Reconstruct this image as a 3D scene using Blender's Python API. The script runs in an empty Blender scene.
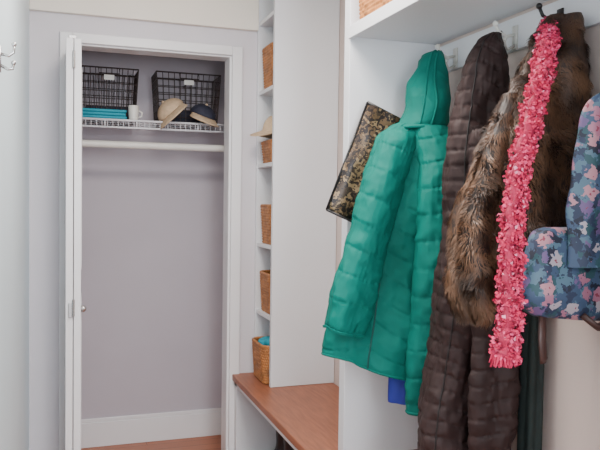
import bpy, math, random
from mathutils import Vector, Matrix, noise, Euler
random.seed(7)
S=bpy.context.scene

# ---------------------------------------------------------------- materials
def lin(c):
    o=[]
    for v in c:
        v=v/255.0
        o.append(v/12.92 if v<=0.04045 else ((v+0.055)/1.055)**2.4)
    return (o[0],o[1],o[2],1)
def mul(c,k): return tuple(min(1,c[i]*k) for i in range(3))+(1,)
def pmat(name,rgb,rough=0.6,scale=8,amt=0.06,bump=0.0,bscale=60,metal=0,sheen=0,stretch=None,rgb2=None,spec=0.5):
    m=bpy.data.materials.new(name); m.use_nodes=True
    nt=m.node_tree; b=nt.nodes['Principled BSDF']
    b.inputs['Roughness'].default_value=rough
    b.inputs['Metallic'].default_value=metal
    b.inputs['Specular IOR Level'].default_value=spec
    if sheen: b.inputs['Sheen Weight'].default_value=sheen
    tc=nt.nodes.new('ShaderNodeTexCoord'); mp=nt.nodes.new('ShaderNodeMapping')
    nt.links.new(tc.outputs['Object'],mp.inputs['Vector'])
    if stretch: mp.inputs['Scale'].default_value=stretch
    n=nt.nodes.new('ShaderNodeTexNoise'); n.inputs['Scale'].default_value=scale; n.inputs['Detail'].default_value=5
    nt.links.new(mp.outputs[0],n.inputs['Vector'])
    r=nt.nodes.new('ShaderNodeValToRGB')
    c=lin(rgb)
    r.color_ramp.elements[0].position=0.3; r.color_ramp.elements[1].position=0.7
    r.color_ramp.elements[0].color=mul(c,1-amt)
    r.color_ramp.elements[1].color=lin(rgb2) if rgb2 else mul(c,1+amt)
    nt.links.new(n.outputs['Fac'],r.inputs['Fac']); nt.links.new(r.outputs[0],b.inputs['Base Color'])
    if bump:
        n2=nt.nodes.new('ShaderNodeTexNoise'); n2.inputs['Scale'].default_value=bscale
        nt.links.new(mp.outputs[0],n2.inputs['Vector'])
        bp=nt.nodes.new('ShaderNodeBump'); bp.inputs['Strength'].default_value=bump; bp.inputs['Distance'].default_value=0.01
        nt.links.new(n2.outputs['Fac'],bp.inputs['Height']); nt.links.new(bp.outputs[0],b.inputs['Normal'])
    return m
M={}
M['wall_left']=pmat('paint_blue_white',(216,233,240),0.4,3,0.02,0.05,200)
M['wall_closet']=pmat('paint_white_front',(212,207,212),0.6,3,0.02,0.05,200)
M['wall_right']=pmat('paint_beige',(208,190,182),0.6,3,0.02,0.05,200)
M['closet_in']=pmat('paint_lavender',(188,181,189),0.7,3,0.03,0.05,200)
M['ceil']=pmat('paint_cream',(240,232,220),0.7,3,0.02)
M['trim']=pmat('trim_white',(230,229,231),0.35,3,0.015)
M['shelfwhite']=pmat('shelf_white',(224,225,229),0.4,3,0.015)
M['wood']=pmat('bench_wood',(150,92,66),0.45,14,0.2,0.05,80,stretch=(6,0.6,6))
M['wire_w']=pmat('wire_white',(215,215,220),0.4)
M['wire_d']=pmat('wire_dark',(52,40,38),0.5)
M['chrome']=pmat('chrome',(190,190,190),0.25,metal=0.9)
M['black']=pmat('black_iron',(22,20,22),0.4)
M['wicker']=pmat('wicker',(172,112,62),0.6,30,0.35,0.2,120)
M['turq']=pmat('turquoise_cloth',(30,150,170),0.8,12,0.1,0.2,90)
M['straw']=pmat('beige_cloth',(196,170,140),0.85,60,0.12,0.2,150)
M['navy']=pmat('navy_cloth',(40,42,58),0.8)
M['white']=pmat('white_plastic',(225,222,215),0.4)
M['teal']=pmat('teal_nylon',(0,108,96),0.68,10,0.10,0.06,90,spec=0.18)
M['teal_d']=pmat('teal_lining',(0,46,50),0.7)
M['zip']=pmat('zip_teal',(0,70,66),0.5)
M['brown']=pmat('brown_nylon',(52,38,37),0.6,12,0.12,0.06,90,spec=0.22)
M['brown_d']=pmat('brown_lining',(25,18,18),0.7)
M['blue']=pmat('blue_cloth',(30,40,140),0.7)
M['green']=pmat('dark_green_cloth',(24,36,34),0.8)
M['leather']=pmat('brown_leather',(62,40,36),0.5)
M['boot']=pmat('boot_rubber',(34,30,34),0.4)
def floor_mat():
    m=bpy.data.materials.new('floor_planks'); m.use_nodes=True; nt=m.node_tree; b=nt.nodes['Principled BSDF']
    b.inputs['Roughness'].default_value=0.35
    tc=nt.nodes.new('ShaderNodeTexCoord'); br=nt.nodes.new('ShaderNodeTexBrick')
    br.inputs['Scale'].default_value=1.0; br.inputs['Brick Width'].default_value=0.9; br.inputs['Row Height'].default_value=0.08
    br.inputs['Mortar Size'].default_value=0.0015
    br.inputs['Color1'].default_value=lin((176,106,70)); br.inputs['Color2'].default_value=lin((162,92,60)); br.inputs['Mortar'].default_value=lin((80,46,28))
    nt.links.new(tc.outputs['Object'],br.inputs['Vector']); nt.links.new(br.outputs['Color'],b.inputs['Base Color'])
    return m
M['floor']=floor_mat()
def attr_mat(name,rough=0.7,sheen=0.3):
    m=bpy.data.materials.new(name); m.use_nodes=True; nt=m.node_tree; b=nt.nodes['Principled BSDF']
    a=nt.nodes.new('ShaderNodeAttribute'); a.attribute_name='fibre'
    nt.links.new(a.outputs['Color'],b.inputs['Base Color']); b.inputs['Roughness'].default_value=rough
    b.inputs['Sheen Weight'].default_value=sheen
    return m
M['fur']=attr_mat('fur_fibres',0.5,0.0); M['yarn']=attr_mat('pink_yarn',0.7,0.1)
def voro_mat(name,stops,scale,rough=0.6,metal=0.0):
    m=bpy.data.materials.new(name); m.use_nodes=True; nt=m.node_tree; b=nt.nodes['Principled BSDF']
    b.inputs['Roughness'].default_value=rough; b.inputs['Metallic'].default_value=metal
    tc=nt.nodes.new('ShaderNodeTexCoord')
    nz=nt.nodes.new('ShaderNodeTexNoise'); nz.inputs['Scale'].default_value=scale*0.9
    nt.links.new(tc.outputs['Object'],nz.inputs['Vector'])
    mx=nt.nodes.new('ShaderNodeMix'); mx.data_type='VECTOR'; mx.inputs['Factor'].default_value=0.12
    nt.links.new(tc.outputs['Object'],mx.inputs['A']); nt.links.new(nz.outputs['Color'],mx.inputs['B'])
    v=nt.nodes.new('ShaderNodeTexVoronoi'); v.inputs['Scale'].default_value=scale
    nt.links.new(mx.outputs['Result'],v.inputs['Vector'])
    sp=nt.nodes.new('ShaderNodeSeparateColor'); nt.links.new(v.outputs['Color'],sp.inputs[0])
    r=nt.nodes.new('ShaderNodeValToRGB'); r.color_ramp.interpolation='CONSTANT'
    while len(r.color_ramp.elements)<len(stops): r.color_ramp.elements.new(0.5)
    for e,(p,c) in zip(r.color_ramp.elements,stops): e.position=p; e.color=lin(c)
    nt.links.new(sp.outputs[0],r.inputs['Fac'])
    nt.links.new(r.outputs[0],b.inputs['Base Color'])
    return m
def floral_mat():
    m=bpy.data.materials.new('floral_print'); m.use_nodes=True; nt=m.node_tree; b=nt.nodes['Principled BSDF']
    b.inputs['Roughness'].default_value=0.65
    tc=nt.nodes.new('ShaderNodeTexCoord')
    nz=nt.nodes.new('ShaderNodeTexNoise'); nz.inputs['Scale'].default_value=90; nt.links.new(tc.outputs['Object'],nz.inputs['Vector'])
    mx=nt.nodes.new('ShaderNodeMix'); mx.data_type='VECTOR'; mx.inputs['Factor'].default_value=0.03
    nt.links.new(tc.outputs['Object'],mx.inputs['A']); nt.links.new(nz.outputs['Color'],mx.inputs['B'])
    v0=nt.nodes.new('ShaderNodeTexVoronoi'); v0.inputs['Scale'].default_value=60; nt.links.new(mx.outputs['Result'],v0.inputs['Vector'])
    s0=nt.nodes.new('ShaderNodeSeparateColor'); nt.links.new(v0.outputs['Color'],s0.inputs[0])
    r0=nt.nodes.new('ShaderNodeValToRGB'); r0.color_ramp.interpolation='CONSTANT'
    st=[(0,(54,72,98)),(0.35,(36,46,70)),(0.55,(74,100,118)),(0.75,(36,70,78)),(0.88,(26,30,48))]
    while len(r0.color_ramp.elements)<5: r0.color_ramp.elements.new(0.5)
    for e,(p,c) in zip(r0.color_ramp.elements,st): e.position=p; e.color=lin(c)
    nt.links.new(s0.outputs[0],r0.inputs['Fac'])
    prev=r0.outputs[0]
    for sc,thr,cols in ((27,0.40,[(0,(152,100,120)),(0.35,(160,150,158)),(0.6,(98,76,116)),(0.8,(166,118,128))]),):
        v=nt.nodes.new('ShaderNodeTexVoronoi'); v.inputs['Scale'].default_value=sc; nt.links.new(mx.outputs['Result'],v.inputs['Vector'])
        s=nt.nodes.new('ShaderNodeSeparateColor'); nt.links.new(v.outputs['Color'],s.inputs[0])
        r=nt.nodes.new('ShaderNodeValToRGB'); r.color_ramp.interpolation='CONSTANT'
        while len(r.color_ramp.elements)<len(cols): r.color_ramp.elements.new(0.5)
        for e,(p,c) in zip(r.color_ramp.elements,cols): e.position=p; e.color=lin(c)
        nt.links.new(s.outputs[0],r.inputs['Fac'])
        lt=nt.nodes.new('ShaderNodeMath'); lt.operation='LESS_THAN'; lt.inputs[1].default_value=thr; nt.links.new(v.outputs['Distance'],lt.inputs[0])
        m1=nt.nodes.new('ShaderNodeMix'); m1.data_type='RGBA'; nt.links.new(lt.outputs[0],m1.inputs['Factor']); nt.links.new(prev,m1.inputs['A']); nt.links.new(r.outputs[0],m1.inputs['B'])
        l2=nt.nodes.new('ShaderNodeMath'); l2.operation='LESS_THAN'; l2.inputs[1].default_value=0.13; nt.links.new(v.outputs['Distance'],l2.inputs[0])
        m2=nt.nodes.new('ShaderNodeMix'); m2.data_type='RGBA'; nt.links.new(l2.outputs[0],m2.inputs['Factor']); nt.links.new(m1.outputs['Result'],m2.inputs['A']); m2.inputs['B'].default_value=lin((130,50,70))
        prev=m2.outputs['Result']
    nt.links.new(prev,b.inputs['Base Color'])
    return m
M['floral']=floral_mat()
M['sequin']=voro_mat('gold_black_print',[(0,(36,28,26)),(0.30,(100,78,56)),(0.55,(34,26,26)),(0.68,(142,118,88)),(0.84,(66,52,42))],50,0.4,0.25)

# ---------------------------------------------------------------- mesh builder
class MB:
    def __init__(s): s.v=[]; s.f=[]; s.m=[]; s.c=[]
    def add(s,vs,fs,mi=0,col=None):
        o=len(s.v); s.v+=[tuple(p) for p in vs]
        for f in fs: s.f.append(tuple(i+o for i in f)); s.m.append(mi)
        s.c+=[col if col else (1,1,1,1)]*len(vs)
    def box(s,a,b,mi=0):
        x0,y0,z0=a; x1,y1,z1=b
        vs=[(x0,y0,z0),(x1,y0,z0),(x1,y1,z0),(x0,y1,z0),(x0,y0,z1),(x1,y0,z1),(x1,y1,z1),(x0,y1,z1)]
        s.add(vs,[(0,3,2,1),(4,5,6,7),(0,1,5,4),(1,2,6,5),(2,3,7,6),(3,0,4,7)],mi)
    def tube(s,pts,r,mi=0,n=8,flat=1.0,cap=True):
        pts=[Vector(p) for p in pts]; vs=[]; fs=[]
        rs=r if isinstance(r,(list,tuple)) else [r]*len(pts)
        prev=None
        for i,p in enumerate(pts):
            t=(pts[min(i+1,len(pts)-1)]-pts[max(i-1,0)]).normalized()
            if prev is None:
                u=t.cross(Vector((0,0,1)) if abs(t.z)<0.9 else Vector((0,1,0))).normalized()
            else: u=(prev-t*prev.dot(t)).normalized()
            prev=u; w=t.cross(u)
            for k in range(n):
                a=2*math.pi*k/n
                vs.append(p+u*math.cos(a)*rs[i]+w*math.sin(a)*rs[i]*flat)
        for i in range(len(pts)-1):
            for k in range(n):
                a=i*n+k; b=i*n+(k+1)%n
                fs.append((a,b,b+n,a+n))
        if cap:
            fs.append(tuple(range(n))[::-1]); fs.append(tuple((len(pts)-1)*n+k for k in range(n)))
        s.add(vs,fs,mi)
    def ball(s,c,r,mi=0,sc=(1,1,1),n=16,rot=None,half=False):
        vs=[];fs=[]; rows=n//2
        for i in range(rows+1):
            th=(math.pi*(0.5 if half else 1))*i/rows
            for k in range(n):
                a=2*math.pi*k/n
                p=Vector((math.sin(th)*math.cos(a)*r*sc[0],math.sin(th)*math.sin(a)*r*sc[1],math.cos(th)*r*sc[2]))
                if rot: p=rot@p
                vs.append(Vector(c)+p)
        for i in range(rows):
            for k in range(n):
                a=i*n+k;b=i*n+(k+1)%n
                fs.append((a,a+n,b+n,b))
        s.add(vs,fs,mi)
    def surf(s,fn,rows,n,mi=0,cap_mi=None,cap_dz=0.02,capt=True):
        vs=[];fs=[]
        for i in range(rows+1):
            for k in range(n): vs.append(fn(i/rows,2*math.pi*k/n))
        for i in range(rows):
            for k in range(n):
                a=i*n+k;b=i*n+(k+1)%n
                fs.append((a,a+n,b+n,b))
        s.add(vs,fs,mi)
        if cap_mi is None: cap_mi=mi
        for row,dz in ((0,0.0),(rows,cap_dz)):
            if row==0 and not capt: continue
            ring=vs[row*n:(row+1)*n]; c=sum((Vector(p) for p in ring),Vector())/n
            inner=[Vector(p)*0.15+c*0.85+Vector((0,0,dz)) for p in ring]
            f=[]
            for k in range(n):
                k2=(k+1)%n
                f.append((k,k2,n+k2,n+k) if row==0 else (k,n+k,n+k2,k2))
            f.append(tuple(n+k for k in range(n)) if row==0 else tuple(n+k for k in reversed(range(n))))
            s.add(ring+inner,f,cap_mi)
    def build(s,name,mats,smooth=False,bevel=0,attr=False,parent=None):
        me=bpy.data.meshes.new(name); me.from_pydata(s.v,[],s.f)
        for m in mats: me.materials.append(M[m])
        me.polygons.foreach_set('material_index',s.m)
        if smooth: me.polygons.foreach_set('use_smooth',[True]*len(s.f))
        if attr:
            ca=me.color_attributes.new('fibre','FLOAT_COLOR','POINT')
            ca.data.foreach_set('color',[x for c in s.c for x in c])
        me.update()
        ob=bpy.data.objects.new(name,me); S.collection.objects.link(ob)
        if bevel:
            bm=ob.modifiers.new('bevel','BEVEL'); bm.width=bevel; bm.segments=2; bm.limit_method='ANGLE'
        if parent: ob.parent=parent
        return ob

def cr(secs,t):
    n=len(secs)-1; x=min(max(t,0),1)*n; i=min(int(x),n-1); u=x-i
    p0=secs[max(i-1,0)];p1=secs[i];p2=secs[i+1];p3=secs[min(i+2,n)]
    return [0.5*((2*b)+(-a+c)*u+(2*a-5*b+4*c-d)*u*u+(-a+3*b-3*c+d)*u**3) for a,b,c,d in zip(p0,p1,p2,p3)]
# sections: (z,xc,yc,rx,ry); zt tilts the hem in z along the local x axis
def lofter(secs,disp=None,rot=0.0,sq=1.0,clampX=1.195,zt=0.0):
    cr_,sr=math.cos(rot),math.sin(rot)
    def base(t,a,d=0):
        z,xc,yc,rx,ry=cr(secs,t)
        ca,sa=math.cos(a),math.sin(a)
        ca=math.copysign(abs(ca)**sq,ca); sa=math.copysign(abs(sa)**sq,sa)
        lx=(rx+d)*ca; ly=(ry+d)*sa
        return Vector((xc+lx*cr_-ly*sr,yc+lx*sr+ly*cr_,z-zt*ca*max(0,t-0.2)/0.8))
    def f(t,a):
        p=base(t,a)
        d=disp(t,a,p) if disp else 0
        p=base(t,a,d)
        if p.x>clampX: p.x=clampX-0.0005*(p.x-clampX)
        return p
    return f
def puffer(pitch,amp,seed,fold=0.012,slant=0.0,kf=3,wr=0.003,seam=0.10,chev=0.0):
    def d(t,a,p):
        zz=p.z+slant*math.cos(a)+chev*abs(math.sin(a*1.5))+0.014*noise.noise(Vector((p.x*7,p.y*7,seed+p.z*3)))
        u=(zz/pitch)%1.0; dist=min(u,1-u)
        q=(1-math.exp(-(dist/seam)**2))*0.7+0.3*math.sin(math.pi*u)
        fl=fold*min(1,t*1.6)*math.sin(kf*a+seed+2.5*noise.noise(Vector((seed,t*2.5,0))))
        nz=fold*1.5*noise.noise(Vector((p.x*8+seed,p.y*8,p.z*5)))
        r1=noise.noise(Vector((p.x*20+seed,p.y*20,p.z*13)));  r1=(1-abs(r1)*2.2)
        w=wr*1.1*r1+wr*1.3*noise.noise(Vector((math.cos(a)*9+seed,math.sin(a)*9,p.z*22)))*(1.3-q)+wr*0.7*noise.noise(Vector((p.x*42,p.y*42,p.z*38+seed)))
        return amp*q-amp*0.6+fl+nz+w
    return d

# ---------------------------------------------------------------- room shell
YC=3.31; YB=3.90; XR=1.21; XL=-0.13; ZC=2.44; Y0=-1.2
b=MB(); b.box((XL-0.3,Y0,-0.05),(XR+0.1,YB+0.1,0)); b.build('floor',['floor'])
b=MB(); b.box((XL-0.3,Y0,ZC),(XR+0.1,YB+0.1,ZC+0.05)); b.build('ceiling',['ceil'])
b=MB(); b.box((XL-0.1,Y0,0),(XL,YC,ZC)); b.build('wall_left',['wall_left'])
b=MB(); b.box((XR,Y0,0),(XR+0.1,YC,ZC)); b.build('wall_right',['wall_right'])
OL,OR,OT=0.05,0.776,2.035
b=MB()
b.box((XL-0.1,YC,0),(OL,YC+0.11,ZC)); b.box((OR,YC,0),(XR+0.1,YC+0.11,ZC)); b.box((OL,YC,OT),(OR,YC+0.11,ZC))
b.build('wall_front',['wall_closet'])
b=MB(); b.box((-0.25,YB,0),(1.05,YB+0.1,ZC)); b.build('wall_closet_back',['closet_in'])
b=MB(); b.box((-0.25,YC+0.11,0),(-0.15,YB,ZC)); b.build('wall_closet_left',['closet_in'])
b=MB(); b.box((0.93,YC+0.11,0),(1.05,YB,ZC)); b.build('wall_closet_right',['closet_in'])
b=MB(); b.box((-0.15,YB-0.014,0),(0.93,YB,0.135)); b.box((-0.15,YB-0.010,0.135),(0.93,YB,0.155)); b.build('baseboard_closet',['trim'],bevel=0.003)
b=MB(); b.box((XL,YC-0.014,0),(OL-0.06,YC,0.14)); b.build('baseboard_front',['trim'],bevel=0.003)
b=MB(); b.box((XL,Y0,0),(XL+0.012,YC-0.014,0.14)); b.build('baseboard_left',['trim'],bevel=0.003)
b=MB()
b.box((OL-0.055,YC-0.018,0),(OL,YC,OT+0.045)); b.box((OR,YC-0.018,0),(OR+0.05,YC,OT+0.045)); b.box((OL,YC-0.018,OT),(OR,YC,OT+0.045))
b.box((OL-0.004,YC,0),(OL+0.01,YC+0.11,OT)); b.box((OR-0.01,YC,0),(OR+0.004,YC+0.11,OT)); b.box((OL,YC,OT-0.008),(OR,YC+0.11,OT+0.004))
b.build('trim_closet_casing',['trim'],bevel=0.004)
b=MB(); b.box((XL,YC-0.03,2.16),(0.90,YC,ZC)); b.build('trim_soffit',['ceil'],bevel=0.004)

b=MB()
for x0 in (0.020,0.051):
    b.box((x0,2.97,0.015),(x0+0.028,3.285,1.985))
for (z0,z1) in ((0.15,0.95),(1.05,1.88)):
    for (a0,a1,c0,c1) in ((3.02,3.235,z0,z0+0.012),(3.02,3.235,z1-0.012,z1),(3.02,3.032,z0,z1),(3.223,3.235,z0,z1)):
        b.box((0.079,a0,c0),(0.083,a1,c1))
b.box((0.030,2.962,0.86),(0.045,2.97,0.92),1)
b.ball((0.088,3.0,0.89),0.014,1); b.tube([(0.079,3.0,0.89),(0.088,3.0,0.89)],0.006,1)
for zz in (0.25,0.9,1.9):
    b.tube([(0.0495,2.964,zz-0.035),(0.0495,2.964,zz+0.035)],0.006,1)
b.box((0.03,2.98,1.985),(0.06,3.0,2.0),1)
b.build('door_1',['trim','chrome'],bevel=0.002)

# ---------------------------------------------------------------- closet contents
b=MB()
ZS=1.725
for y in (3.555,3.64,3.73,3.82,3.888): b.tube([(-0.148,y,ZS),(0.928,y,ZS)],0.0032,0,6)
b.tube([(-0.148,3.55,ZS+0.004),(0.928,3.55,ZS+0.004)],0.0055,0,8)
b.tube([(-0.148,3.55,ZS-0.032),(0.928,3.55,ZS-0.032)],0.0055,0,8)
x=-0.14
while x<0.925:
    b.tube([(x,3.89,ZS+0.004),(x,3.552,ZS+0.004),(x,3.546,ZS-0.032)],0.0019,0,5); x+=0.0254
x=-0.1
while x<0.9:
    b.tube([(x,3.549,ZS),(x,3.549,ZS-0.034)],0.004,0,6); x+=0.152
b.build('wire_closet_shelf',['wire_w'],smooth=True)
b=MB(); b.tube([(-0.149,3.60,1.612),(0.929,3.60,1.612)],0.018,0,20)
for x0,x1 in ((-0.15,-0.135),(0.915,0.93)): b.tube([(x0,3.60,1.612),(x1,3.60,1.612)],0.028,0,20)
b.build('closet_rod',['white'],smooth=False)

def wire_basket(name,x0,x1,y0,y1,z0,z1):
    b=MB(); r=0.0022
    def ring(z,e,rr):
        b.tube([(x0-e,y0-e,z),(x1+e,y0-e,z),(x1+e,y1+e,z),(x0-e,y1+e,z),(x0-e,y0-e,z)],rr,0,6)
    nz=7
    for i in range(nz+1):
        k=i/nz; ring(z0+(z1-z0)*k,-0.015*(1-k),0.0042 if i==nz else r)
    nx=11
    for i in range(nx+1):
        x=x0+(x1-x0)*i/nx; xb=(x-(x0+x1)/2)*0.9+(x0+x1)/2
        b.tube([(x,y0,z1),(xb,y0+0.015,z0),(xb,y1-0.015,z0),(x,y1,z1)],r,0,5)
    for i in range(8):
        y=y0+(y1-y0)*i/7; yb=(y-(y0+y1)/2)*0.88+(y0+y1)/2
        b.tube([(x0,y,z1),(x0+0.015,yb,z0),(x1-0.015,yb,z0),(x1,y,z1)],r,0,5)
    cx=(x0+x1)/2
    b.box((cx-0.025,y0-0.004,z1-0.06),(cx+0.025,y0-0.001,z1-0.035),1)
    b.tube([(cx-0.05,y0-0.003,z1),(cx-0.05,y0-0.015,z1-0.03),(cx+0.05,y0-0.015,z1-0.03),(cx+0.05,y0-0.003,z1)],0.003,0,6)
    b.box((x0+0.03,y0+0.03,z0+0.004),(x1-0.03,y1-0.03,z0+0.05),2)
    b.box((x0+0.035,y0+0.035,z0+0.052),(x1-0.035,y1-0.035,z0+0.08),2)
    return b.build(name,['wire_d','white','navy'],smooth=False)
wire_basket('wire_storage_basket',0.085,0.375,3.665,3.87,1.733,2.0)
wire_basket('wire_storage_basket',0.465,0.80,3.665,3.87,1.733,2.0)
b=MB()
for i,(dx,h) in enumerate(((0,0.014),(0.006,0.014),(0.002,0.014))):
    z=1.736+i*0.0155; b.box((0.075+dx,3.56,z),(0.31-dx,3.645,z+h),0)
b.build('folded_towel',['turq'],smooth=True,bevel=0.005)
b=MB()
def cup(t,a):
    z,x,y,rx,ry=cr([(1.81,0.345,3.605,0.024,0.024),(1.80,0.345,3.605,0.026,0.026),(1.76,0.345,3.605,0.025,0.025),(1.735,0.345,3.605,0.021,0.021)],t)
    return Vector((x+rx*math.cos(a),y+ry*math.sin(a),z))
b.surf(cup,8,24); b.tube([(0.368,3.60,1.785),(0.386,3.595,1.775),(0.384,3.596,1.757),(0.366,3.60,1.75)],0.004,0,6)
b.build('white_mug',['white'],smooth=True)
def cap(name,c,rot,mats,r=0.085):
    b=MB(); R=rot.to_matrix()
    b.ball(c,r,0,(1,1.05,0.85),24,R,True)
    vs=[];fs=[]
    n=18
    for i in range(n+1):
        a=-math.pi*0.95+ (math.pi*0.9)*i/n
        for k in range(5):
            rr=r*(0.96+0.75*k/4*max(0.15,math.sin(math.pi*i/n)**0.6)); 
            p=R@Vector((rr*math.cos(a),rr*math.sin(a)*1.05,-0.006*k+0.004)); vs.append(Vector(c)+p)
    for i in range(n):
        for k in range(4):
            a=i*5+k; fs.append((a,a+1,a+6,a+5))
    b.add(vs,fs,1)
    b.ball(Vector(c)+R@Vector((0,0,r*0.86)),0.008,1)
    o=b.build(name,mats,smooth=True); s=o.modifiers.new('thick','SOLIDIFY'); s.thickness=0.004
    return o
cap('baseball_cap',(0.535,3.59,1.785),Euler((0.35,-0.7,-0.5)),['straw','straw'],0.078)
cap('baseball_cap',(0.69,3.59,1.776),Euler((0.3,0.25,0.3)),['navy','straw'],0.068)

# ---------------------------------------------------------------- shelving, bench, cubbies
def wicker(name,x0,x1,y0,y1,z0,z1,fill=None):
    b=MB(); cx,cy=(x0+x1)/2,(y0+y1)/2; hx,hy=(x1-x0)/2,(y1-y0)/2
    rows=max(4,int((z1-z0)/0.012)); NS=int((hx+hy)*4/0.018)//2*2
    n=NS*4
    def f(t,a,inn=0):
        z=z0+(z1-z0)*(1-t); k=0.93+0.07*(1-t)
        ca,sa=math.cos(a),math.sin(a); ca=math.copysign(abs(ca)**0.3,ca); sa=math.copysign(abs(sa)**0.3,sa)
        r=rows*t; row=int(r); w=math.sin(a*NS/2+math.pi*row)*0.0022*abs(math.sin(math.pi*r))**0.5+0.0025*abs(math.sin(math.pi*r))
        return Vector((cx+(hx*k-0.005+w-inn)*ca,cy+(hy*k-0.005+w-inn)*sa,z))
    vs=[];fs=[]; R=rows*4
    for i in range(R+1):
        for k in range(n): vs.append(f(i/R,2*math.pi*k/n))
    for i in range(R):
        for k in range(n):
            a=i*n+k;bb=i*n+(k+1)%n; fs.append((a,a+n,bb+n,bb))
    b.add(vs,fs,0)
    vs=[];fs=[]
    for i in range(2):
        for k in range(n): vs.append(f(float(i),2*math.pi*k/n,0.006))
    for k in range(n): fs.append((k,(k+1)%n,n+(k+1)%n,n+k))
    fs.append(tuple(n+k for k in range(n)))
    b.add(vs,fs,0)
    rim=[f(0,2*math.pi*k/60,0.002) for k in range(61)]
    b.tube(rim,0.007,0,8)
    if fill:
        for i in range(5):
            b.ball((cx-hx*0.45+random.uniform(-0.03,0.05),cy+random.uniform(-0.05,0.05),z1+random.uniform(-0.01,0.012)),0.048,1,(1,1,0.6),14)
    return b.build(name,['wicker']+([fill] if fill else []),smooth=True)
BX=0.79; BZ=0.50
SX=0.90; T0,T1=3.02,3.29
b=MB()
b.box((SX,T0-0.012,BZ),(XR-0.002,T0+0.012,ZC-0.002))
b.box((SX,T1-0.004,BZ),(XR-0.002,T1+0.018,ZC-0.002))
b.box((XR-0.012,T0+0.012,BZ),(XR-0.002,T1-0.004,ZC-0.002))
shz=(0.815,1.14,1.52,1.867,2.2)
for z in shz: b.box((SX+0.004,T0+0.012,z-0.018),(XR-0.012,T1-0.004,z))
b.build('bookshelf_tower',['shelfwhite'],bevel=0.0015)
wicker('wicker_basket',SX+0.005,1.185,3.04,3.28,0.816,1.00)
wicker('wicker_basket',SX+0.005,1.185,3.04,3.28,1.141,1.32)
wicker('wicker_basket',SX+0.005,1.185,3.04,3.28,1.868,2.06)
wicker('wicker_basket',SX-0.03,1.17,3.04,3.28,0.502,0.675,'turq')
wicker('wicker_basket',SX+0.005,1.185,3.04,3.28,1.521,1.62)
b=MB()
def hat(t,a):
    prof=[(1.745,0.02),(1.74,0.06),(1.71,0.085),(1.685,0.092),(1.675,0.10),(1.665,0.13),(1.655,0.155)]
    z,r=cr(prof,t); return Vector((0.985+r*math.cos(a)*1.0,3.16+r*0.68*math.sin(a),z+0.008*math.sin(3*a)*t+0.01*math.cos(a)*t))
b.surf(hat,24,40,0,cap_dz=0.006)
b.build('sun_hat',['straw'],smooth=True)

b=MB(); b.box((0.885,2.112,BZ),(XR-0.002,2.158,ZC-0.002)); b.build('cubby_divider',['shelfwhite'],bevel=0.002)
b=MB()
b.box((0.885,0.55,1.88),(XR-0.001,2.111,1.91))
b.box((0.878,0.55,1.872),(0.896,2.111,1.912))
b.build('coat_shelf',['shelfwhite'],bevel=0.002)
b=MB(); b.box((XR-0.018,0.55,1.775),(XR-0.001,2.111,1.865)); b.build('hook_rail',['shelfwhite'],bevel=0.002)
b=MB(); b.box((0.885,0.50,BZ),(XR-0.002,0.549,ZC-0.002)); b.build('cubby_end_panel',['shelfwhite'],bevel=0.002)
wicker('wicker_basket',0.884,1.17,1.815,2.108,1.914,2.13)
b=MB(); b.box((BX,0.5,BZ-0.03),(XR-0.002,YC-0.002,BZ-0.001),0); b.build('bench_top',['wood'],bevel=0.004)
b=MB()
b.box((BX+0.012,0.52,BZ-0.055),(BX+0.03,YC-0.002,BZ-0.031))
for y in (0.52,1.32,2.12,3.25): b.box((BX+0.012,y,0.0),(XR-0.002,y+0.05 if y>3 else y+0.022,BZ-0.031))
b.box((BX+0.012,0.52,0),(BX+0.03,YC-0.002,0.07)); b.box((BX+0.03,0.54,0.05),(XR-0.002,YC-0.06,0.07))
b.box((XR-0.012,0.52,0),(XR-0.002,YC-0.002,BZ-0.031))
b.build('bench_base',['shelfwhite'],bevel=0.002)
def boot(name,x,y):
    b=MB()
    f=lofter([(0.40,x+0.05,y,0.05,0.05),(0.39,x+0.05,y,0.055,0.052),(0.28,x+0.05,y,0.052,0.048),(0.18,x+0.045,y,0.048,0.042),(0.13,x+0.02,y,0.08,0.045),(0.10,x-0.01,y,0.115,0.05),(0.082,x-0.01,y,0.12,0.05)],None,sq=0.85)
    b.surf(f,40,32,0); b.box((x-0.125,y-0.045,0.071),(x+0.10,y+0.045,0.083),0)
    return b.build(name,['boot'],smooth=True)
boot('rain_boot',0.96,2.62); boot('rain_boot',0.96,2.75); boot('rain_boot',0.96,2.98); boot('rain_boot',0.96,3.10)

# ---------------------------------------------------------------- hooks
def coat_hook(name,y,mat,z=1.83,x=XR-0.018):
    b=MB()
    b.box((x-0.004,y-0.011,z-0.045),(x,y+0.011,z+0.02),0)
    b.tube([(x-0.004,y,z-0.005),(x-0.03,y,z-0.012),(x-0.055,y,z-0.002),(x-0.066,y,z+0.018)],0.0045,0,8)
    b.ball((x-0.066,y,z+0.02),0.008,0)
    b.tube([(x-0.004,y,z-0.035),(x-0.025,y,z-0.047),(x-0.035,y,z-0.035),(x-0.036,y,z-0.022)],0.0045,0,8)
    b.ball((x-0.036,y,z-0.02),0.007,0)
    return b.build(name,[mat],smooth=True)
for y,m in ((1.97,'white'),(1.66,'white'),(1.475,'black'),(1.28,'white'),(0.95,'white')): coat_hook('coat_hook',y,m,1.82)
b=MB()
hx=XL
b.box((hx,1.69,1.625),(hx+0.004,1.71,1.68))
b.tube([(hx+0.004,1.70,1.665),(hx+0.02,1.70,1.662),(hx+0.030,1.70,1.67),(hx+0.031,1.70,1.686)],0.0035,0,8); b.ball((hx+0.031,1.70,1.688),0.0055,0)
b.tube([(hx+0.004,1.70,1.64),(hx+0.018,1.70,1.632),(hx+0.028,1.70,1.634),(hx+0.030,1.70,1.645)],0.0035,0,8); b.ball((hx+0.030,1.70,1.647),0.0055,0)
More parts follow.
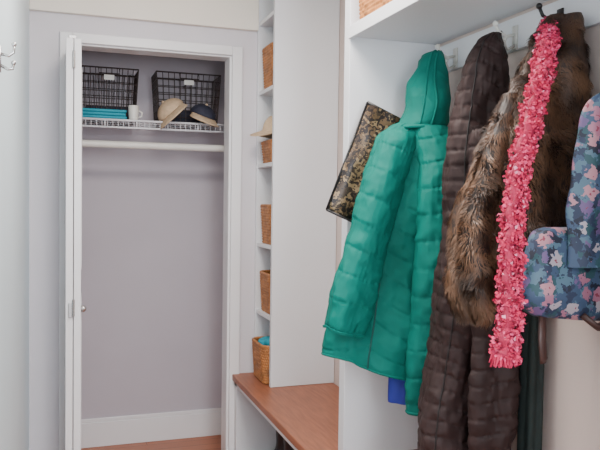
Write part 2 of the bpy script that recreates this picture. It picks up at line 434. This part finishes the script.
b.build('robe_hook',['chrome'],smooth=True)

# ---------------------------------------------------------------- gold/black tote behind the jacket
b=MB()
def P(u,v,w):
    o=Vector((0.93,2.066,1.665)); du=Vector((0.90,0,-0.38)).normalized(); dv=Vector((-0.36,0,-0.92)).normalized()
    return o+du*u+dv*v+Vector((0,1,0))*w
vs=[];fs=[];nu,nv=16,20;W,H=0.24,0.37
for side in (-1,1):
    o=len(vs)
    for i in range(nu+1):
        for j in range(nv+1):
            u,v=i/nu,j/nv; bul=0.024*(math.sin(math.pi*u)*math.sin(math.pi*min(v*0.9+0.1,1)))**0.5+0.008*noise.noise(Vector((u*6,v*6,side)))
            vs.append(P(u*W,v*H,side*bul))
    for i in range(nu):
        for j in range(nv):
            a=o+i*(nv+1)+j; q=(a,a+1,a+nv+2,a+nv+1); fs.append(q if side>0 else q[::-1])
b.add(vs,fs,0)
b.tube([P(0,0,0),P(W*0.5,0,-0.0),P(W,0,0)],0.006,1,8)
b.tube([P(0,0,0),P(0,H,0)],0.004,1,8); b.tube([P(0,H,0),P(W,H,0)],0.004,1,8)
b.tube([P(W*0.75,0,0.0),(1.13,2.03,1.70),(1.15,2.0,1.80),(1.15,1.985,1.815)],0.005,1,8)
b.build('sequin_tote_bag',['sequin','black'],smooth=True)

# ---------------------------------------------------------------- teal hooded jacket
tb=MB()
body=lofter([(1.60,1.06,1.96,0.055,0.05),(1.575,1.05,1.96,0.09,0.062),(1.53,1.035,1.955,0.115,0.068),(1.40,1.015,1.95,0.128,0.076),(1.25,0.99,1.95,0.138,0.082),(1.10,0.972,1.95,0.148,0.086),(0.95,0.955,1.945,0.160,0.088),(0.87,0.945,1.94,0.165,0.086),(0.83,0.943,1.94,0.165,0.084)],
   puffer(0.075,0.0036,1.3,0.013,0.03,kf=4,wr=0.0042,seam=0.06,chev=0.035),rot=-0.16,zt=0.05)
tb.surf(body,320,160,0,1,0.04)
slR=lofter([(1.58,1.075,1.92,0.05,0.05),(1.53,1.09,1.90,0.066,0.055),(1.42,1.080,1.86,0.072,0.058),(1.25,1.068,1.835,0.075,0.06),(1.05,1.058,1.825,0.075,0.06),(0.90,1.052,1.825,0.073,0.056),(0.80,1.050,1.825,0.070,0.052),(0.755,1.048,1.825,0.067,0.046),(0.725,1.048,1.825,0.066,0.044)],
   puffer(0.078,0.0034,4.1,0.009,-0.02,wr=0.004,seam=0.06))
tb.surf(slR,280,100,0,1,0.04)
slL=lofter([(1.56,0.97,1.93,0.045,0.045),(1.52,0.955,1.91,0.052,0.048),(1.40,0.912,1.895,0.058,0.05),(1.25,0.862,1.89,0.060,0.048),(1.12,0.820,1.885,0.062,0.048),(1.04,0.798,1.885,0.062,0.046),(0.99,0.785,1.885,0.060,0.042),(0.962,0.780,1.885,0.059,0.040)],
   puffer(0.075,0.0034,7.7,0.008,0.02,wr=0.004,seam=0.06),zt=0.018)
tb.surf(slL,250,90,0,1,0.04)
def hd(t,a,p):
    s=0
    a2=(a+math.pi*0.62)%(2*math.pi)-math.pi
    s-=0.022*math.exp(-(a2/0.16)**2)*(0.3+0.7*math.sin(math.pi*min(1,t*1.05)))
    s+=0.018*noise.noise(Vector((p.x*12,p.y*12,p.z*10)))
    s+=0.006*(1-abs(noise.noise(Vector((p.x*20,p.y*20,p.z*12))))*2.2)
    s+=0.003*noise.noise(Vector((p.x*40,p.y*40,p.z*30)))
    return s
hood=lofter([(1.822,1.12,1.965,0.012,0.012),(1.81,1.11,1.965,0.028,0.026),(1.78,1.098,1.96,0.042,0.042),(1.72,1.085,1.955,0.054,0.058),(1.66,1.08,1.95,0.062,0.066),(1.60,1.072,1.95,0.074,0.073),(1.575,1.065,1.95,0.068,0.068)],hd)
tb.surf(hood,140,100,0,1,0.02)
for off in (-0.24,0.24):
    tb.tube([hood(t,math.pi*1.38+off) for t in [i/30 for i in range(1,30)]],0.004,0,8)
tb.tube([hood(0.97,2*math.pi*k/60) for k in range(61)],0.007,0,8)
tb.tube([body(t,math.pi*1.36) for t in [0.06+0.93*i/90 for i in range(91)]],0.0025,2,6)
tb.tube([body(t,math.pi*1.12) for t in [0.62+0.17*i/30 for i in range(31)]],0.0025,2,6)
for fn,n0 in ((slR,0.965),(slL,0.955)):
    tb.tube([fn(n0,2*math.pi*k/60) for k in range(61)],0.0035,0,8)
tb.tube([body(0.985,2*math.pi*k/120) for k in range(121)],0.0035,0,8)
tb.tube([(1.12,1.965,1.815),(1.135,1.966,1.826),(1.15,1.97,1.81)],0.003,2,6)
tb.build('teal_hooded_jacket',['teal','teal_d','zip'],smooth=True)
b=MB()
f=lofter([(1.0,1.04,1.955,0.05,0.035),(0.90,1.025,1.93,0.06,0.04),(0.755,1.0,1.905,0.05,0.035),(0.74,1.0,1.90,0.045,0.03)],lambda t,a,p:0.006*math.sin(4*a+t*3))
b.surf(f,40,48,0); b.build('blue_shirt',['blue'],smooth=True)

# ---------------------------------------------------------------- brown quilted coat
bb=MB()
body=lofter([(1.815,1.13,1.66,0.015,0.015),(1.79,1.11,1.66,0.035,0.032),(1.72,1.09,1.66,0.055,0.055),(1.60,1.08,1.66,0.070,0.065),(1.45,1.075,1.66,0.080,0.068),(1.25,1.07,1.66,0.085,0.07),(1.05,1.06,1.665,0.088,0.07),(0.90,1.04,1.67,0.094,0.07),(0.75,1.025,1.67,0.098,0.07),(0.62,1.02,1.67,0.098,0.07),(0.58,1.02,1.67,0.09,0.065)],
   puffer(0.040,0.0042,2.2,0.014,0.02,wr=0.0055,seam=0.10,chev=0.012),rot=-0.2)
bb.surf(body,360,120,0,1,0.04)
sl=lofter([(1.55,1.06,1.60,0.045,0.045),(1.40,1.06,1.58,0.05,0.045),(1.20,1.065,1.57,0.054,0.045),(1.0,1.068,1.56,0.056,0.045),(0.85,1.07,1.555,0.057,0.045),(0.70,1.07,1.555,0.053,0.045),(0.60,1.07,1.555,0.05,0.043)],
   puffer(0.042,0.0042,5.2,0.010,-0.01,wr=0.0055,seam=0.10))
bb.surf(sl,260,72,0,1,0.04)
bb.tube([body(t,math.pi*1.3) for t in [0.06+0.93*i/100 for i in range(101)]],0.0025,1,6)
bb.tube([(1.13,1.66,1.81),(1.145,1.66,1.82),(1.155,1.662,1.81)],0.003,1,6)
bb.build('brown_quilted_coat',['brown','brown_d'],smooth=True)
b=MB()
f=lofter([(1.35,1.165,1.52,0.018,0.028),(1.1,1.165,1.52,0.02,0.034),(0.9,1.165,1.52,0.021,0.036),(0.7,1.165,1.52,0.021,0.036),(0.55,1.165,1.52,0.02,0.034)],lambda t,a,p:0.005*math.sin(5*a+t*2))
b.surf(f,60,60,0); b.build('green_sweater',['green'],smooth=True)

# ---------------------------------------------------------------- fur coat
fb=MB()
def fd(t,a,p): return 0.018*noise.noise(Vector((p.x*11,p.y*11,p.z*8)))+0.012*math.sin(3*a+p.z*6)
fbody=lofter([(1.80,1.14,1.40,0.02,0.025),(1.76,1.12,1.40,0.04,0.04),(1.70,1.10,1.39,0.062,0.055),(1.60,1.075,1.38,0.088,0.068),(1.50,1.055,1.375,0.108,0.074),(1.38,1.04,1.37,0.125,0.076),(1.25,1.035,1.37,0.125,0.072),(1.17,1.035,1.37,0.112,0.06)],fd,rot=-0.1)
fsl=lofter([(1.60,1.01,1.39,0.04,0.045),(1.52,0.975,1.385,0.045,0.05),(1.42,0.925,1.38,0.047,0.05),(1.32,0.900,1.38,0.048,0.05),(1.20,0.896,1.38,0.048,0.05),(1.12,0.903,1.38,0.044,0.044),(1.085,0.908,1.38,0.034,0.034)],fd)
cd=lin((40,28,23)); cbase=(cd[0],cd[1],cd[2],1)
def fur(fn,N,L,rows,n,tone):
    st=len(fb.v); fb.surf(fn,rows,n,0,0,0.02)
    for i in range(st,len(fb.v)): fb.c[i]=cbase
    for _ in range(N):
        t=random.uniform(0.0,1.0); a=random.uniform(0,2*math.pi)
        p=fn(t,a); e=1e-2
        du=fn(min(t+e,1),a)-fn(max(t-e,0),a); dv=fn(t,a+e)-fn(t,a-e)
        nr=du.cross(dv)
        if nr.length<1e-9: continue
        nr.normalize()
        cen=(fn(t,0)+fn(t,math.pi))*0.5
        if nr.dot(p-cen)<0: nr=-nr
        q=p*26; sw=Vector((noise.noise(q),noise.noise(q+Vector((9,0,0))),noise.noise(q+Vector((0,9,0)))))
        ln=L*random.uniform(0.6,1.2)
        dirn=(nr*0.55+Vector((0,0,-0.7))+sw*1.1+Vector((random.uniform(-.2,.2),random.uniform(-.2,.2),0))).normalized()
        side=dirn.cross(nr)
        if side.length<1e-6: continue
        side.normalize(); w=random.uniform(0.0007,0.0014)
        m1=p+dirn*ln*0.55; tip=p+dirn*ln+Vector((0,0,-ln*0.25))-nr*ln*0.1
        for v in (m1,tip):
            if v.x>1.205: v.x=1.205
        k=noise.noise(p*15+Vector((3,3,3)))*0.5+0.5; k=max(0,min(1,(k-0.3)*1.9))*0.7+random.uniform(0,0.25)
        k=min(1,k*tone(p))
        c0=lin((42,27,21)); c1=lin((150,108,78))
        col=tuple(c0[i]*(1-k)+c1[i]*k for i in range(3))+(1,)
        fb.add([p-side*w,p+side*w,m1+side*w*0.8,m1-side*w*0.8,tip],[(0,1,2,3),(3,2,4)],0,col)
fur(fbody,42000,0.020,90,70,lambda p:0.6); fur(fsl,18000,0.018,60,48,lambda p:0.7 if p.z>1.4 else 0.9)
fb.build('brown_fur_coat',['fur'],smooth=False,attr=True)

# ---------------------------------------------------------------- floral shoulder bag
b=MB()
bag=lofter([(1.30,1.06,1.215,0.10,0.018),(1.285,1.055,1.215,0.122,0.030),(1.22,1.045,1.215,0.143,0.042),(1.16,1.045,1.215,0.146,0.045),(1.12,1.05,1.215,0.136,0.04),(1.105,1.05,1.215,0.12,0.03)],
   lambda t,a,p:0.014*noise.noise(Vector((p.x*14,p.y*14,p.z*16)))+0.005*math.sin(7*a)*(1-t),sq=0.8,clampX=1.19,zt=0.01)
b.surf(bag,60,90,0,0,0.0)
up=lofter([(1.58,1.075,1.165,0.03,0.010),(1.55,1.07,1.165,0.055,0.016),(1.45,1.065,1.167,0.078,0.022),(1.35,1.065,1.17,0.085,0.025),(1.22,1.07,1.17,0.09,0.025)],
   lambda t,a,p:0.012*noise.noise(Vector((p.x*14,p.y*14,p.z*12)))+0.004*math.sin(5*a),clampX=1.19)
b.surf(up,50,60,0,0,0.0)
b.tube([(0.945,1.20,1.12),(0.937,1.19,1.07),(0.942,1.19,1.03),(0.945,1.195,1.02)],[0.010,0.010,0.010,0.008],1,8,0.35)
b.tube([(1.02,1.17,1.12),(1.05,1.16,1.095),(1.10,1.16,1.11)],0.014,1,8,0.5)
b.tube([(1.09,1.165,1.57),(1.13,1.18,1.66),(1.155,1.23,1.77),(1.15,1.28,1.816)],0.008,1,8,0.4)
b.build('floral_shoulder_bag',['floral','leather'],smooth=True)
b=MB()
f=lofter([(1.81,1.14,1.06,0.02,0.03),(1.76,1.12,1.04,0.05,0.05),(1.68,1.115,1.03,0.065,0.07),(1.55,1.11,1.02,0.07,0.08),(1.2,1.11,1.01,0.07,0.08),(0.9,1.11,1.01,0.075,0.08),(0.85,1.11,1.01,0.07,0.075)],puffer(0.05,0.006,9.1))
b.surf(f,120,60,0); b.tube([(1.14,1.04,1.81),(1.15,0.96,1.825)],0.004,0); b.build('dark_winter_coat',['brown'],smooth=True)

# ---------------------------------------------------------------- pink fluffy scarf
sb=MB()
path=[(1.155,1.475,1.802),(1.125,1.44,1.785),(1.06,1.355,1.735),(0.995,1.285,1.645),(0.938,1.245,1.53),(0.885,1.215,1.39),(0.868,1.205,1.26),(0.864,1.20,1.14),(0.857,1.20,1.035)]
pw=[0.006,0.013,0.020,0.021,0.021,0.021,0.022,0.023,0.027]
NN=110; pts=[];rs=[]
for i in range(NN+1):
    c=cr([p+(w,) for p,w in zip(path,pw)],i/NN); pts.append(Vector(c[:3])+Vector((0.75,-0.66,0))*0.003*math.sin(i*0.9)); rs.append(c[3]*(0.95+0.16*math.sin(i*1.35)))
st=len(sb.v); sb.tube(pts,[r*0.85 for r in rs],0,20,0.6)
cp=lin((165,24,66))
for i in range(st,len(sb.v)): sb.c[i]=cp
viewn=Vector((-0.75,-0.66,0)).normalized()
for _ in range(7500):
    x=random.uniform(0,NN-1e-3); i=int(x); u=x-i
    p=pts[i].lerp(pts[i+1],u); r=rs[i]
    t=(pts[i+1]-pts[i]).normalized(); s1=t.cross(viewn).normalized(); s2=t.cross(s1)
    a=random.uniform(0,2*math.pi); o=s1*math.cos(a)+s2*math.sin(a)*0.6
    q=p+o*r*random.uniform(0.7,1.0)
    d=(o.normalized()*0.7+Vector((random.uniform(-1,1),random.uniform(-1,1),random.uniform(-1.1,0.7)))*0.8).normalized()
    sd=d.cross(Vector((random.uniform(-1,1),random.uniform(-1,1),random.uniform(-1,1)))).normalized()
    L=random.uniform(0.006,0.012); w=random.uniform(0.002,0.0042); nn=d.cross(sd)
    k=random.random()+0.35*noise.noise(q*60)
    col=lin((208,36,86)) if k<0.58 else (lin((226,72,118)) if k<0.87 else (lin((234,140,168)) if k<0.92 else lin((146,16,54))))
    m=q+d*L*0.55+nn*L*0.3; e=q+d*L-nn*L*0.15
    sb.add([q-sd*w*0.6,q+sd*w*0.6,m+sd*w,m-sd*w,e+sd*w*0.7,e-sd*w*0.7],[(0,1,2,3),(3,2,4,5)],0,col)
for _ in range(160):
    p=pts[-1]+Vector((random.uniform(-0.022,0.022),random.uniform(-0.015,0.015),0.01))
    sb_c=lin((208,36,86)); L=random.uniform(0.02,0.03)
    e=p+Vector((random.uniform(-.008,.008),random.uniform(-.008,.008),-L))
    sb.add([p-Vector((0.0015,-0.0015,0)),p+Vector((0.0015,-0.0015,0)),e+Vector((0.001,0,0)),e-Vector((0.001,0,0))],[(0,1,2,3)],0,sb_c)
sb.build('pink_fluffy_scarf',['yarn'],smooth=False,attr=True)

# ---------------------------------------------------------------- lights & camera
def area(name,loc,target,size,e,col,sy=None):
    l=bpy.data.lights.new(name,'AREA'); l.energy=e; l.color=col; l.size=size
    if sy: l.shape='RECTANGLE'; l.size_y=sy
    o=bpy.data.objects.new(name,l); o.location=loc
    o.rotation_euler=(Vector(target)-Vector(loc)).to_track_quat('-Z','Y').to_euler(); S.collection.objects.link(o)
area('window_light',(0.7,-1.1,1.7),(0.2,3.0,1.4),1.0,78,(0.90,0.95,1.0),1.3)
area('ceiling_light',(0.42,1.8,2.42),(0.42,1.8,0),0.5,34,(1.0,0.93,0.87))
w=bpy.data.worlds.new('world'); S.world=w; w.use_nodes=True
w.node_tree.nodes['Background'].inputs[0].default_value=(0.90,0.94,1.0,1); w.node_tree.nodes['Background'].inputs[1].default_value=1.6

cam=bpy.data.cameras.new('camera'); co=bpy.data.objects.new('camera',cam); S.collection.objects.link(co); S.camera=co
cam.lens=42; cam.sensor_width=36; cam.clip_start=0.01
R=Matrix.Rotation(math.radians(-18.9),4,'Z')@Matrix.Rotation(math.radians(90-2.05),4,'X')@Matrix.Rotation(math.radians(0.8),4,'Z')
co.matrix_world=Matrix.Translation((0,0,1.35))@R
